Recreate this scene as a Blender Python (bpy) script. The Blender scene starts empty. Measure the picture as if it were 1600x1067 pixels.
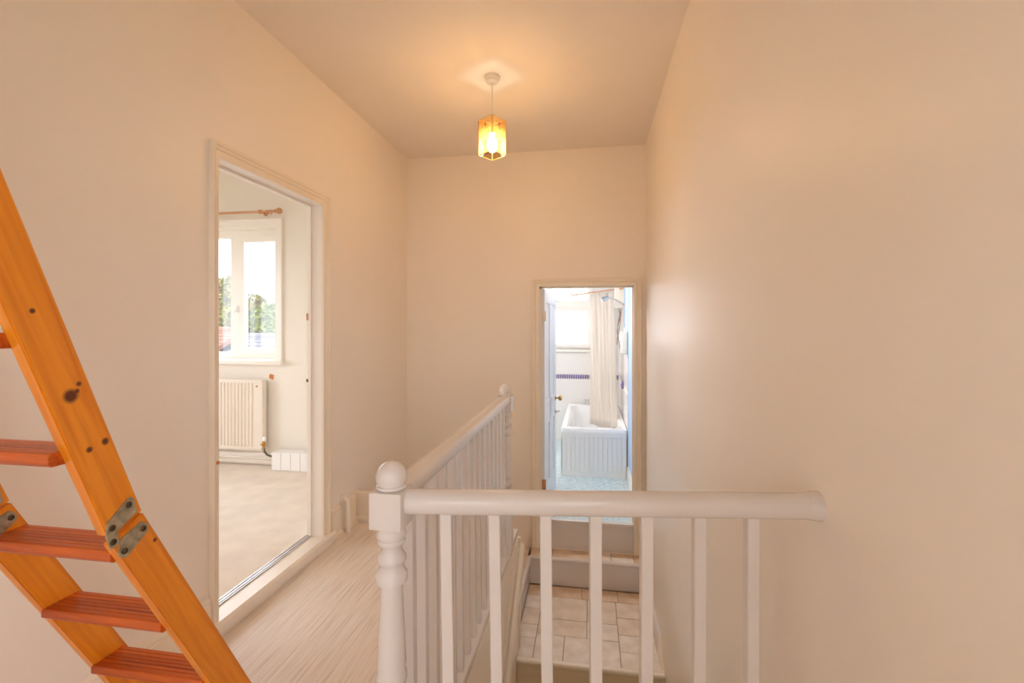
import bpy, bmesh, math, random
from mathutils import Vector, Matrix
random.seed(7)
S = bpy.context.scene
COL = S.collection
R = math.radians

# ------------------------------------------------------------------ camera, sky, exposure
# world z = 0 is the landing floor; the camera stands on the landing at eye height 1.27
cam_d = bpy.data.cameras.new('camera'); cam = bpy.data.objects.new('camera', cam_d); COL.objects.link(cam)
cam.location = (0, 0, 1.27); cam.rotation_euler = (R(90), 0, R(9.41))
cam_d.sensor_width = 36; cam_d.lens = 735 / 1600 * 36; cam_d.shift_y = -23.5 / 1600; cam_d.clip_start = 0.02
S.camera = cam
S.cycles.max_bounces = 14; S.cycles.diffuse_bounces = 9; S.cycles.transparent_max_bounces = 16
SKY_STRENGTH = 8.0
LAMP_STRENGTH = 205.0
w = bpy.data.worlds.new('sky'); S.world = w; w.use_nodes = True
nt = w.node_tree
bg = nt.nodes['Background']; bg.inputs[1].default_value = SKY_STRENGTH
tcw = nt.nodes.new('ShaderNodeTexCoord'); sep = nt.nodes.new('ShaderNodeSeparateXYZ')
rmp = nt.nodes.new('ShaderNodeValToRGB')
rmp.color_ramp.elements[0].position = 0.0; rmp.color_ramp.elements[0].color = (0.98, 0.98, 0.99, 1)
rmp.color_ramp.elements[1].position = 0.9; rmp.color_ramp.elements[1].color = (0.90, 0.94, 1.0, 1)
nt.links.new(tcw.outputs['Generated'], sep.inputs[0]); nt.links.new(sep.outputs['Z'], rmp.inputs[0])
nt.links.new(rmp.outputs[0], bg.inputs[0])
S.view_settings.view_transform = 'Standard'; S.view_settings.look = 'None'
S.view_settings.gamma = 1.0; S.view_settings.use_curve_mapping = False
S.view_settings.exposure = 0.2

# ------------------------------------------------------------------ materials
def lin(c):
    return tuple(((x/255)/12.92 if x/255 <= 0.04045 else (((x/255)+0.055)/1.055)**2.4) for x in c) + (1,)

MATS = {}
def mat(name, col, rough=0.5, metal=0.0, var=0.0, vscale=4.0, bump=0.0, bscale=40.0, stretch=(1,1,1), col2=None, spec=0.5, coat=0.0):
    m = bpy.data.materials.new(name); m.use_nodes = True
    t = m.node_tree; b = t.nodes['Principled BSDF']
    b.inputs['Roughness'].default_value = rough; b.inputs['Metallic'].default_value = metal
    b.inputs['Specular IOR Level'].default_value = spec
    b.inputs['Coat Weight'].default_value = coat
    c = lin(col); b.inputs['Base Color'].default_value = c
    tc = t.nodes.new('ShaderNodeTexCoord'); mp = t.nodes.new('ShaderNodeMapping')
    mp.inputs['Scale'].default_value = stretch
    t.links.new(tc.outputs['Object'], mp.inputs[0])
    if var > 0 or col2:
        n = t.nodes.new('ShaderNodeTexNoise'); n.inputs['Scale'].default_value = vscale; n.inputs['Detail'].default_value = 4
        t.links.new(mp.outputs[0], n.inputs['Vector'])
        rp = t.nodes.new('ShaderNodeValToRGB')
        rp.color_ramp.elements[0].position = 0.33; rp.color_ramp.elements[1].position = 0.67
        if col2: rp.color_ramp.elements[0].color = lin(col2); rp.color_ramp.elements[1].color = c
        else:
            rp.color_ramp.elements[0].color = tuple(x*(1-var) for x in c[:3]) + (1,)
            rp.color_ramp.elements[1].color = tuple(min(1, x*(1+var)) for x in c[:3]) + (1,)
        t.links.new(n.outputs[0], rp.inputs[0]); t.links.new(rp.outputs[0], b.inputs['Base Color'])
    if bump > 0:
        n2 = t.nodes.new('ShaderNodeTexNoise'); n2.inputs['Scale'].default_value = bscale; n2.inputs['Detail'].default_value = 3
        t.links.new(mp.outputs[0], n2.inputs['Vector'])
        bp = t.nodes.new('ShaderNodeBump'); bp.inputs['Strength'].default_value = bump; bp.inputs['Distance'].default_value = 0.01
        t.links.new(n2.outputs[0], bp.inputs['Height']); t.links.new(bp.outputs[0], b.inputs['Normal'])
    MATS[name] = m
    return m

def wood(name, base, dark, knots=(), rough=0.32, along='Z', scale=26):
    """varnished pine: grain runs along the piece; knots are (x, y, z, radius) in the piece's own axes"""
    m = bpy.data.materials.new(name); m.use_nodes = True
    t = m.node_tree; b = t.nodes['Principled BSDF']; b.inputs['Roughness'].default_value = rough
    tc = t.nodes.new('ShaderNodeTexCoord'); mp = t.nodes.new('ShaderNodeMapping')
    s = [1, 1, 1]; s['XYZ'.index(along)] = 0.05
    mp.inputs['Scale'].default_value = s
    t.links.new(tc.outputs['Object'], mp.inputs[0])
    n = t.nodes.new('ShaderNodeTexNoise'); n.inputs['Scale'].default_value = scale*2; n.inputs['Detail'].default_value = 5; n.inputs['Distortion'].default_value = 0.6
    t.links.new(mp.outputs[0], n.inputs['Vector'])
    rp = t.nodes.new('ShaderNodeValToRGB')
    rp.color_ramp.elements[0].position = 0.30; rp.color_ramp.elements[0].color = lin(dark)
    rp.color_ramp.elements[1].position = 0.62; rp.color_ramp.elements[1].color = lin(base)
    t.links.new(n.outputs[0], rp.inputs[0])
    cur = rp.outputs[0]
    for (kx, ky, kz, kr) in knots:
        sub = t.nodes.new('ShaderNodeVectorMath'); sub.operation = 'DISTANCE'; sub.inputs[1].default_value = (kx, ky, kz)
        t.links.new(tc.outputs['Object'], sub.inputs[0])
        mr = t.nodes.new('ShaderNodeMapRange'); mr.inputs['From Min'].default_value = kr*0.75; mr.inputs['From Max'].default_value = kr*1.5
        mr.inputs['To Min'].default_value = 1; mr.inputs['To Max'].default_value = 0
        t.links.new(sub.outputs['Value'], mr.inputs['Value'])
        mx = t.nodes.new('ShaderNodeMix'); mx.data_type = 'RGBA'
        t.links.new(mr.outputs[0], mx.inputs[0]); t.links.new(cur, mx.inputs[6]); mx.inputs[7].default_value = lin((92, 38, 16))
        cur = mx.outputs[2]
    t.links.new(cur, b.inputs['Base Color'])
    bp = t.nodes.new('ShaderNodeBump'); bp.inputs['Strength'].default_value = 0.12; bp.inputs['Distance'].default_value = 0.004
    t.links.new(n.outputs[0], bp.inputs['Height']); t.links.new(bp.outputs[0], b.inputs['Normal'])
    MATS[name] = m
    return m

def thin_glass(name, tint, fac_diff, pattern=0.0, gloss=0.06, pscale=30):
    """clear share lets rays straight through, the frosted share scatters them"""
    m = bpy.data.materials.new(name); m.use_nodes = True
    t = m.node_tree; t.nodes.remove(t.nodes['Principled BSDF']); out = t.nodes['Material Output']
    tr = t.nodes.new('ShaderNodeBsdfTransparent'); tr.inputs[0].default_value = lin(tint)
    tl = t.nodes.new('ShaderNodeBsdfTranslucent'); tl.inputs[0].default_value = lin(tint)
    gl = t.nodes.new('ShaderNodeBsdfGlossy'); gl.inputs['Roughness'].default_value = 0.05
    m1 = t.nodes.new('ShaderNodeMixShader'); m1.inputs[0].default_value = fac_diff
    if pattern > 0:
        tc = t.nodes.new('ShaderNodeTexCoord'); n = t.nodes.new('ShaderNodeTexNoise'); n.inputs['Scale'].default_value = pscale
        n.inputs['Detail'].default_value = 5; n.inputs['Distortion'].default_value = 2.0
        t.links.new(tc.outputs['Object'], n.inputs['Vector'])
        mr = t.nodes.new('ShaderNodeMapRange'); mr.inputs['From Min'].default_value = 0.35; mr.inputs['From Max'].default_value = 0.65
        mr.inputs['To Min'].default_value = max(0, fac_diff-pattern); mr.inputs['To Max'].default_value = min(1, fac_diff+pattern)
        t.links.new(n.outputs[0], mr.inputs['Value']); t.links.new(mr.outputs[0], m1.inputs[0])
    m2 = t.nodes.new('ShaderNodeMixShader'); m2.inputs[0].default_value = gloss
    t.links.new(tr.outputs[0], m1.inputs[1]); t.links.new(tl.outputs[0], m1.inputs[2])
    t.links.new(m1.outputs[0], m2.inputs[1]); t.links.new(gl.outputs[0], m2.inputs[2])
    t.links.new(m2.outputs[0], out.inputs['Surface'])
    MATS[name] = m
    return m

def stripes(name, c1, c2, c3):
    """fine streaked laminate, streaks along Y"""
    m = mat(name, c1, rough=0.42)
    t = m.node_tree; b = t.nodes['Principled BSDF']
    tc = t.nodes.new('ShaderNodeTexCoord'); mp = t.nodes.new('ShaderNodeMapping'); mp.inputs['Scale'].default_value = (1, 0.018, 1)
    t.links.new(tc.outputs['Object'], mp.inputs[0])
    n = t.nodes.new('ShaderNodeTexNoise'); n.inputs['Scale'].default_value = 210; n.inputs['Detail'].default_value = 2
    t.links.new(mp.outputs[0], n.inputs['Vector'])
    rp = t.nodes.new('ShaderNodeValToRGB')
    e = rp.color_ramp.elements
    e[0].position = 0.30; e[0].color = lin(c2); e[1].position = 0.66; e[1].color = lin(c3)
    x = e.new(0.46); x.color = lin(c1)
    t.links.new(n.outputs[0], rp.inputs[0]); t.links.new(rp.outputs[0], b.inputs['Base Color'])
    return m

mat('wall_paint', (241, 232, 221), rough=0.42, var=0.012, vscale=1.3, bump=0.05, bscale=7)
mat('bedroom_paint', (236, 229, 219), rough=0.6, var=0.01, vscale=2)
mat('ceiling_paint', (238, 229, 218), rough=0.7, var=0.012, vscale=2)
mat('gloss_white', (220, 214, 211), rough=0.22, var=0.01, vscale=6, bump=0.03, bscale=14)
mat('gloss_cream', (238, 229, 217), rough=0.28, var=0.02, vscale=6)
mat('frame_white', (242, 236, 228), rough=0.3, var=0.01)
mat('skirting', (238, 226, 208), rough=0.3, var=0.02, vscale=5)
mat('stair_riser', (226, 208, 184), rough=0.4, var=0.05, vscale=5, stretch=(0.2, 1, 4))
stripes('laminate', (230, 216, 202), (206, 184, 164), (238, 227, 215))
mat('carpet', (243, 231, 219), rough=0.95, var=0.05, vscale=7, bump=0.5, bscale=320)
mat('tile_vinyl', (236, 223, 208), rough=0.45, var=0.0, vscale=9, col2=(216, 198, 180), bump=0.05)
mat('tile_vinyl_pale', (242, 234, 225), rough=0.42, vscale=11, col2=(222, 210, 196), bump=0.05)
mat('tile_vinyl_brown', (224, 200, 174), rough=0.45, vscale=10, col2=(202, 174, 146), bump=0.05)
mat('grout', (168, 146, 124), rough=0.8, var=0.1)
mat('bath_floor', (214, 226, 226), rough=0.5, vscale=38, col2=(176, 194, 198))
mat('bath_white', (246, 246, 246), rough=0.12)
mat('bath_panel', (240, 240, 238), rough=0.35, var=0.01)
mat('bath_blue', (176, 205, 238), rough=0.5, var=0.02)
mat('bath_wall', (230, 229, 230), rough=0.5, var=0.01)
mat('mosaic', (138, 122, 166), rough=0.25, vscale=60, col2=(108, 92, 140))
mat('door_white', (238, 238, 240), rough=0.3, var=0.01)
mat('chrome', (200, 200, 200), rough=0.12, metal=1)
mat('brass', (196, 150, 84), rough=0.25, metal=1, var=0.05)
mat('zinc', (176, 166, 142), rough=0.45, metal=0.85, var=0.25, vscale=60)
mat('screw_dark', (96, 82, 66), rough=0.4, metal=0.8, var=0.2, vscale=100)
mat('strip_metal', (214, 212, 216), rough=0.25, metal=0.6)
mat('plastic_cream', (238, 230, 216), rough=0.35)
mat('cord_brown', (150, 112, 96), rough=0.6)
mat('pole_wood', (206, 150, 108), rough=0.4, vscale=20, col2=(180, 124, 84), stretch=(0.1, 1, 1))
mat('copper_mark', (200, 128, 70), rough=0.9, var=0.2, vscale=90)
mat('dark_hole', (70, 48, 34), rough=0.9)
mat('pipe_dark', (104, 98, 82), rough=0.4, metal=0.3)
mat('curtain_cloth', (246, 240, 232), rough=0.75)
mat('bark', (96, 88, 80), rough=0.9, var=0.2, vscale=8, spec=0.0)
mat('leaf_green', (74, 84, 38), rough=0.7, vscale=3, col2=(96, 98, 48), spec=0.0)
mat('leaf_yellow', (112, 98, 50), rough=0.7, vscale=3, col2=(88, 88, 44), spec=0.0)
mat('leaf_dark', (66, 76, 46), rough=0.7, vscale=3, col2=(84, 90, 60), spec=0.0)
mat('roof_red', (112, 78, 66), rough=0.8, var=0.12, vscale=3, spec=0.0)
mat('roof_grey', (92, 90, 96), rough=0.8, var=0.1, vscale=3, spec=0.0)
mat('brick', (110, 76, 60), rough=0.9, var=0.1, vscale=3, spec=0.0)
mat('grass', (70, 82, 46), rough=0.95, var=0.15, vscale=1, spec=0.0)
PINE, PINED = (228, 140, 32), (204, 112, 20)
thin_glass('window_glass', (250, 252, 255), 0.012, gloss=0.04)
thin_glass('frosted_glass', (252, 252, 255), 0.55, pattern=0.22, pscale=16)
thin_glass('shade_glass', (236, 224, 202), 0.06, pattern=0.02, gloss=0.015, pscale=24)
for _n in MATS['shade_glass'].node_tree.nodes:
    if _n.type == 'BSDF_TRANSLUCENT': _n.inputs[0].default_value = lin((255, 205, 128))
# the curtain is thin enough to let daylight through
_c = MATS['curtain_cloth'].node_tree; _p = _c.nodes['Principled BSDF']
_t = _c.nodes.new('ShaderNodeBsdfTranslucent'); _t.inputs[0].default_value = lin((246, 240, 232))
_m = _c.nodes.new('ShaderNodeMixShader'); _m.inputs[0].default_value = 0.4
_c.links.new(_p.outputs[0], _m.inputs[1]); _c.links.new(_t.outputs[0], _m.inputs[2]); _c.links.new(_m.outputs[0], _c.nodes['Material Output'].inputs[0])
# the bulb really gives off light
_b = bpy.data.materials.new('bulb_light'); _b.use_nodes = True
_e = _b.node_tree.nodes['Principled BSDF']; _e.inputs['Emission Color'].default_value = (1.0, 0.73, 0.44, 1); _e.inputs['Emission Strength'].default_value = LAMP_STRENGTH
MATS['bulb_light'] = _b

# ------------------------------------------------------------------ mesh helpers
def B(): return bmesh.new()

def box(bm, x0, x1, y0, y1, z0, z1, bev=0.0):
    if x0 > x1: x0, x1 = x1, x0
    if y0 > y1: y0, y1 = y1, y0
    if z0 > z1: z0, z1 = z1, z0
    v = [bm.verts.new(p) for p in ((x0,y0,z0),(x1,y0,z0),(x1,y1,z0),(x0,y1,z0),(x0,y0,z1),(x1,y0,z1),(x1,y1,z1),(x0,y1,z1))]
    fs = [bm.faces.new([v[i] for i in q]) for q in ((0,3,2,1),(4,5,6,7),(0,1,5,4),(1,2,6,5),(2,3,7,6),(3,0,4,7))]
    if bev > 0:
        es = list({e for f in fs for e in f.edges})
        bmesh.ops.bevel(bm, geom=es, offset=bev, segments=2, affect='EDGES', profile=0.7)
    return bm

def prism(bm, poly, axis, a0, a1):
    """poly: 2-D points; axis: extrusion axis ('X' -> poly is (y,z), 'Y' -> (x,z), 'Z' -> (x,y))"""
    def p3(p, a):
        return (a, p[0], p[1]) if axis == 'X' else (p[0], a, p[1]) if axis == 'Y' else (p[0], p[1], a)
    A = [bm.verts.new(p3(p, a0)) for p in poly]; Z = [bm.verts.new(p3(p, a1)) for p in poly]
    n = len(poly)
    bm.faces.new(A[::-1]); bm.faces.new(Z)
    for i in range(n): bm.faces.new((A[i], A[(i+1) % n], Z[(i+1) % n], Z[i]))
    return bm

def lathe(bm, prof, seg=24, c=(0, 0, 0), axis='Z'):
    """prof: (radius, height) list"""
    rings = []
    for r, h in prof:
        ring = []
        for k in range(seg):
            a = 2*math.pi*k/seg
            p = (r*math.cos(a), r*math.sin(a), h)
            if axis == 'X': p = (h, p[0], p[1])
            elif axis == 'Y': p = (p[0], h, p[1])
            ring.append(bm.verts.new((c[0]+p[0], c[1]+p[1], c[2]+p[2])))
        rings.append(ring)
    for a, b in zip(rings, rings[1:]):
        for k in range(seg): bm.faces.new((a[k], a[(k+1) % seg], b[(k+1) % seg], b[k]))
    bm.faces.new(rings[0][::-1]); bm.faces.new(rings[-1])
    return bm

def tube(bm, pts, r, seg=10, r1=None):
    pts = [Vector(p) for p in pts]; n = len(pts); rings = []
    up = None
    for i, p in enumerate(pts):
        d = (pts[min(i+1, n-1)] - pts[max(i-1, 0)]).normalized()
        if up is None: up = Vector((0, 0, 1)) if abs(d.z) < 0.9 else Vector((1, 0, 0))
        s = d.cross(up).normalized(); up = s.cross(d).normalized()
        rr = r if r1 is None else r + (r1-r)*i/max(1, n-1)
        rings.append([bm.verts.new(p + rr*(math.cos(2*math.pi*k/seg)*s + math.sin(2*math.pi*k/seg)*up)) for k in range(seg)])
    for a, b in zip(rings, rings[1:]):
        for k in range(seg): bm.faces.new((a[k], a[(k+1) % seg], b[(k+1) % seg], b[k]))
    bm.faces.new(rings[0][::-1]); bm.faces.new(rings[-1])
    return bm

def sweep(bm, sec, p0, p1, side, up=Vector((0, 0, 1))):
    """straight moulding: section points (s, u) swept from p0 to p1"""
    p0, p1, side = Vector(p0), Vector(p1), Vector(side)
    A = [bm.verts.new(p0 + side*s + up*u) for s, u in sec]; Z = [bm.verts.new(p1 + side*s + up*u) for s, u in sec]
    n = len(sec); bm.faces.new(A[::-1]); bm.faces.new(Z)
    for i in range(n): bm.faces.new((A[i], A[(i+1) % n], Z[(i+1) % n], Z[i]))
    return bm

def sphere(bm, c, r, seg=20, rings=12, squash=1.0):
    bmesh.ops.create_uvsphere(bm, u_segments=seg, v_segments=rings, radius=r, matrix=Matrix.Translation(c) @ Matrix.Diagonal((1, 1, squash, 1)))
    return bm

def mk(name, bm, m, parent=None, smooth=None, loc=None, rot=None):
    """link bm as one mesh object; coordinates are world ones unless loc is given; the origin goes to the middle"""
    bmesh.ops.recalc_face_normals(bm, faces=bm.faces[:])
    me = bpy.data.meshes.new(name); 
    if loc is None:
        xs = [v.co for v in bm.verts]
        lo = Vector((min(v.x for v in xs), min(v.y for v in xs), min(v.z for v in xs))); hi = Vector((max(v.x for v in xs), max(v.y for v in xs), max(v.z for v in xs)))
        c = (lo+hi)/2
        bmesh.ops.translate(bm, verts=bm.verts[:], vec=-c)
    else: c = Vector(loc)
    bm.to_mesh(me); bm.free()
    if isinstance(m, str): m = MATS[m]
    me.materials.append(m)
    if smooth is not None:
        me.shade_smooth(); me.set_sharp_from_angle(angle=R(smooth))
    o = bpy.data.objects.new(name, me); COL.objects.link(o)
    if parent is not None:
        o.parent = parent; o.location = c - wloc(parent)
    else: o.location = c
    if rot: o.rotation_euler = rot
    return o

def wloc(o):
    v = Vector(o.location)
    while o.parent: o = o.parent; v = v + o.location
    return v

def thing(name, label, cat, loc, group=None):
    o = bpy.data.objects.new(name, None); COL.objects.link(o); o.location = loc
    o.empty_display_size = 0.1
    return tag(o, label, cat, group)

def tag(o, label, cat, group=None):
    o['label'] = label; o['category'] = cat
    if group: o['group'] = group
    return o

def struct(name, bm, m, smooth=None, label=None):
    o = mk(name, bm, m, None, smooth); o['kind'] = 'structure'
    if label: o['label'] = label
    return o

def wall_holes(bm, plane, p0, p1, a0, a1, z0, z1, holes):
    """slab between p0 and p1 across 'X' or 'Y', spanning a0..a1 along, with rectangular holes (b0,b1,c0,c1)"""
    def bb(b0, b1, c0, c1):
        if b1-b0 < 1e-6 or c1-c0 < 1e-6: return
        if plane == 'X': box(bm, p0, p1, b0, b1, c0, c1)
        else: box(bm, b0, b1, p0, p1, c0, c1)
    holes = sorted(holes); cur = a0
    for b0, b1, c0, c1 in holes:
        bb(cur, b0, z0, z1); bb(b0, b1, z0, c0); bb(b0, b1, c1, z1); cur = b1
    bb(cur, a1, z0, z1)
    return bm

def casing(bm, plane, wallp, sgn, b0, b1, z0, z1, prof, sl=1.0, sr=1.0, st=1.0, legs=True):
    """mitred architrave round an opening: prof is (distance out from the opening, projection from the wall)"""
    rows = []
    for a, d in prof:
        pts = [(b0-a*sl, z0), (b0-a*sl, z1+a*st), (b1+a*sr, z1+a*st), (b1+a*sr, z0)]
        q = wallp + sgn*d
        rows.append([bm.verts.new((q, y, z) if plane == 'X' else (y, q, z)) for y, z in pts])
    for r0, r1 in zip(rows, rows[1:]):
        for k in range(3): bm.faces.new((r0[k], r0[k+1], r1[k+1], r1[k]))
    for k in range(3): bm.faces.new((rows[-1][k], rows[-1][k+1], rows[0][k+1], rows[0][k]))
    bm.faces.new([r[0] for r in rows]); bm.faces.new([r[3] for r in rows])
    return bm

def window(name, x0, x1, z0, z1, y, depth, mull, sashes, glass, lights, outer_w=0.06):
    f = B()
    box(f, x0, x1, y, y+depth, z0, z0+outer_w); box(f, x0, x1, y, y+depth, z1-outer_w, z1)
    box(f, x0, x0+outer_w, y, y+depth, z0+outer_w, z1-outer_w); box(f, x1-outer_w, x1, y, y+depth, z0+outer_w, z1-outer_w)
    for a, b_ in mull: box(f, a, b_, y, y+depth, z0+outer_w, z1-outer_w)
    o = struct(name, f, 'frame_white')
    for (a, b_, c, d_) in sashes:
        s = B(); w_ = 0.05
        box(s, a, b_, y-0.012, y+depth*0.7, c, c+w_, 0.003); box(s, a, b_, y-0.012, y+depth*0.7, d_-w_, d_, 0.003)
        box(s, a, a+w_, y-0.012, y+depth*0.7, c+w_, d_-w_, 0.003); box(s, b_-w_, b_, y-0.012, y+depth*0.7, c+w_, d_-w_, 0.003)
        mk('sash', s, 'frame_white', o)
    for (a, b_, c, d_) in lights:
        mk('pane', box(B(), a, b_, y+depth*0.4, y+depth*0.4+0.006, c, d_), glass, o)
    return o

def side_window(name, x, y0, y1, z0, z1, muls, glass):
    f = B()
    box(f, x, x+0.06, y0, y1, z0, z0+0.06); box(f, x, x+0.06, y0, y1, z1-0.06, z1)
    for a, b_ in [(y0, y0+0.06), (y1-0.06, y1)] + muls: box(f, x, x+0.06, a, b_, z0+0.06, z1-0.06)
    o = struct(name, f, 'frame_white')
    es = [y0+0.06] + [q for m_ in muls for q in m_] + [y1-0.06]
    for k in range(0, len(es), 2): mk('pane', box(B(), x+0.025, x+0.031, es[k]-0.005, es[k+1]+0.005, z0+0.05, z1-0.05), glass, o)
    return o

ARCH = [(0, 0), (0, 0.014), (0.006, 0.017), (0.026, 0.017), (0.029, 0.013), (0.032, 0.018), (0.044, 0.021), (0.047, 0.026), (0.058, 0.027), (0.062, 0.022), (0.062, 0)]
SKIRT = [(0, 0), (0.034, 0), (0.034, 0.012), (0.030, 0.022), (0.020, 0.028), (0.018, 0.032), (0.018, 0.15), (0.014, 0.156), (0.016, 0.163), (0.012, 0.172), (0.006, 0.178), (0.005, 0.188), (0, 0.19)]

# ------------------------------------------------------------------ room shell: landing
XL, XR, YB, YF, ZC = -1.52, 0.424, 3.767, -2.6, 2.68
LOW = -2.9
DY0, DY1, DZ0, DZ1 = 1.712, 2.482, 0.064, 1.966      # bedroom doorway in the left wall
WELL_X, WELL_Y, LAND_Y = -0.435, 1.16, 2.86           # stairwell edges
HALF, QUART, BATHF = -0.715, -0.506, -0.275           # half landing, quarter landing, bathroom floor

# landing floor: L-shape round the stairwell
bm = B()
box(bm, XL, WELL_X-0.03, WELL_Y-0.17, LAND_Y-0.004, -0.22, 0)
box(bm, XL, 0.54, YF, WELL_Y-0.17, -0.22, 0)
floor = struct('floor', bm, 'laminate')

bm = wall_holes(B(), 'X', XL-0.08, XL, YF, YB, LOW, ZC, [(DY0-0.015, DY1+0.015, 0.0, DZ1+0.015)])
struct('wall_left', bm, 'wall_paint')

# right wall: slightly bellied old plaster, one smooth surface
plan = [(XR, YB+0.1), (XR, 2.5), (XR+0.002, 2.2), (XR+0.010, 1.95), (XR+0.034, 1.65), (XR+0.07, 1.4), (XR+0.10, 1.2), (XR+0.112, 1.0), (XR+0.116, 0.7), (XR+0.116, -0.4)]
bm = B()
poly = plan + [(0.70, -0.4), (0.70, YB+0.1)]
prism(bm, poly, 'Z', LOW, ZC)
wall_holes(bm, 'X', XR+0.116, 0.70, YF, -0.4, LOW, ZC, [(-2.2, -0.65, 0.8, 2.40)])
struct('wall_right', bm, 'wall_paint', smooth=25)

BX0, BX1, BZ1 = -0.40, 0.335, 1.589                    # bathroom doorway in the back wall
bm = wall_holes(B(), 'Y', YB, YB+0.1, XL-0.08, 0.70, LOW, ZC, [(BX0-0.015, BX1+0.015, QUART, BZ1+0.015)])
struct('wall_back', bm, 'wall_paint')

# wall behind the camera, with an added window for fill daylight on the landing
bm = wall_holes(B(), 'Y', YF-0.25, YF, XL-0.08, 0.70, LOW, ZC, [(-0.55, 0.10, 0.95, 2.20)])
struct('wall_front', bm, 'wall_paint')

# ceiling with the loft hatch the ladder climbs through
HX0, HX1, HY0, HY1 = -1.42, -0.84, -0.35, 0.42
bm = B()
box(bm, XL-0.08, 0.70, YF, HY0, ZC, ZC+0.1); box(bm, XL-0.08, 0.70, HY1, YB+0.1, ZC, ZC+0.1)
box(bm, XL-0.08, HX0, HY0, HY1, ZC, ZC+0.1); box(bm, HX1, 0.70, HY0, HY1, ZC, ZC+0.1)
box(bm, HX0-0.02, HX0, HY0, HY1, ZC+0.1, ZC+0.8); box(bm, HX1, HX1+0.02, HY0, HY1, ZC+0.1, ZC+0.8)
box(bm, HX0-0.02, HX1+0.02, HY0-0.02, HY0, ZC+0.1, ZC+0.8); box(bm, HX0-0.02, HX1+0.02, HY1, HY1+0.02, ZC+0.1, ZC+0.8)
box(bm, HX0-0.02, HX1+0.02, HY0-0.02, HY1+0.02, ZC+0.8, ZC+0.84)
struct('ceiling', bm, 'ceiling_paint')
bm = B()
for q in ((HX0-0.06, HX1+0.06, HY0-0.06, HY0), (HX0-0.06, HX1+0.06, HY1, HY1+0.06), (HX0-0.06, HX0, HY0, HY1), (HX1, HX1+0.06, HY0, HY1)):
    box(bm, q[0], q[1], q[2], q[3], ZC-0.018, ZC)
struct('trim_1', bm, 'gloss_white')

# ---- bedroom doorway: lining, architrave, raised threshold with carpet strip
bm = B()
box(bm, XL-0.08, XL, DY0-0.015, DY0, DZ0, DZ1); box(bm, XL-0.08, XL, DY1, DY1+0.015, DZ0, DZ1)
box(bm, XL-0.08, XL, DY0-0.015, DY1+0.015, DZ1, DZ1+0.015)
box(bm, XL-0.082, XL-0.058, DY1-0.012, DY1, DZ0, DZ1-0.012); box(bm, XL-0.082, XL-0.058, DY0, DY1, DZ1-0.012, DZ1)
lining = struct('trim_2', bm, 'frame_white')
for z, hh, cm in ((1.325, 0.02, 'pole_wood'), (0.96, 0.009, 'screw_dark')):
    b2 = B(); box(b2, XL-0.084, XL-0.074, DY1-0.016, DY1-0.011, z-hh, z+hh, 0.002); mk('catch_plate', b2, cm, lining)
bm = casing(B(), 'X', XL, 1, DY0, DY1, 0.0, DZ1, ARCH, sl=0.62)
arch_o = struct('trim_3', bm, 'skirting', smooth=40)
b2 = B(); lathe(b2, [(0.002, 0), (0.007, 0.001), (0.007, 0.004), (0.003, 0.006)], 12, (XL+0.026, 1.69, 0.716), 'X'); mk('screw', b2, 'copper_mark', arch_o, 40)  # brown knot on the architrave, modelled as a screw head
sec = [(0, 0), (0.118, 0), (0.126, 0.012), (0.128, 0.035), (0.122, 0.054), (0.108, 0.064), (0, 0.064)]
bm = sweep(B(), sec, (XL-0.08, 1.676, 0), (XL-0.08, 2.575, 0), (1, 0, 0))
sill = struct('trim_4', bm, 'gloss_cream', smooth=35)
bm = B()
for x0, x1, h in ((-1.606, -1.598, 0.076), (-1.597, -1.585, 0.073), (-1.584, -1.577, 0.070)):
    box(bm, x0, x1, DY0, DY1, 0.064, h, 0.0015)
mk('threshold_strip', bm, 'strip_metal', sill)

# ---- skirtings of the landing
struct('baseboard_left', sweep(sweep(sweep(B(), SKIRT, (XL, YF, 0), (XL, 1.668, 0), (1, 0, 0)), SKIRT, (XL, 2.576, 0), (XL, 2.672, 0), (1, 0, 0)), SKIRT, (XL, 2.742, 0), (XL, 2.86, 0), (1, 0, 0)), 'skirting', smooth=30)
bm = sweep(B(), SKIRT, (XL, 2.894, 0), (-1.15, 2.894, 0), (0, -1, 0)); box(bm, XL, -1.15, 2.876, 2.912, -0.5, 0.18)
struct('baseboard_back', bm, 'skirting', smooth=30)
struct('baseboard_right', sweep(B(), SKIRT, (0.54, YF, 0), (0.54, 1.0, 0), (-1, 0, 0)), 'skirting', smooth=30)
struct('baseboard_front', sweep(B(), SKIRT, (XL, YF, 0), (0.54, YF, 0), (0, 1, 0)), 'skirting', smooth=30)

# ---- stairwell: the wall under the landing edge, lower floor
bm = B()
box(bm, WELL_X-0.09, WELL_X, WELL_Y-0.15, LAND_Y, LOW, 0.001)
struct('wall_stairwell_left', bm, 'wall_paint')
bm = B()
wall_holes(bm, 'Y', 0.92, WELL_Y-0.15, WELL_X, 0.56, LOW, 0.001, [(WELL_X+0.08, 0.36, -2.6, -0.5)])
struct('wall_stairwell_front', bm, 'wall_paint')
window('fill_window_6', WELL_X+0.08, 0.36, -2.6, -0.5, 0.94, 0.05, [], [], 'window_glass', [(WELL_X+0.12, 0.32, -2.55, -0.55)], 0.05)  # unseen window added to brighten the stairwell from below
bm = box(B(), XL, 0.56, 0.9, YB, LOW-0.1, LOW); struct('floor_lower', bm, 'laminate')

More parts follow.
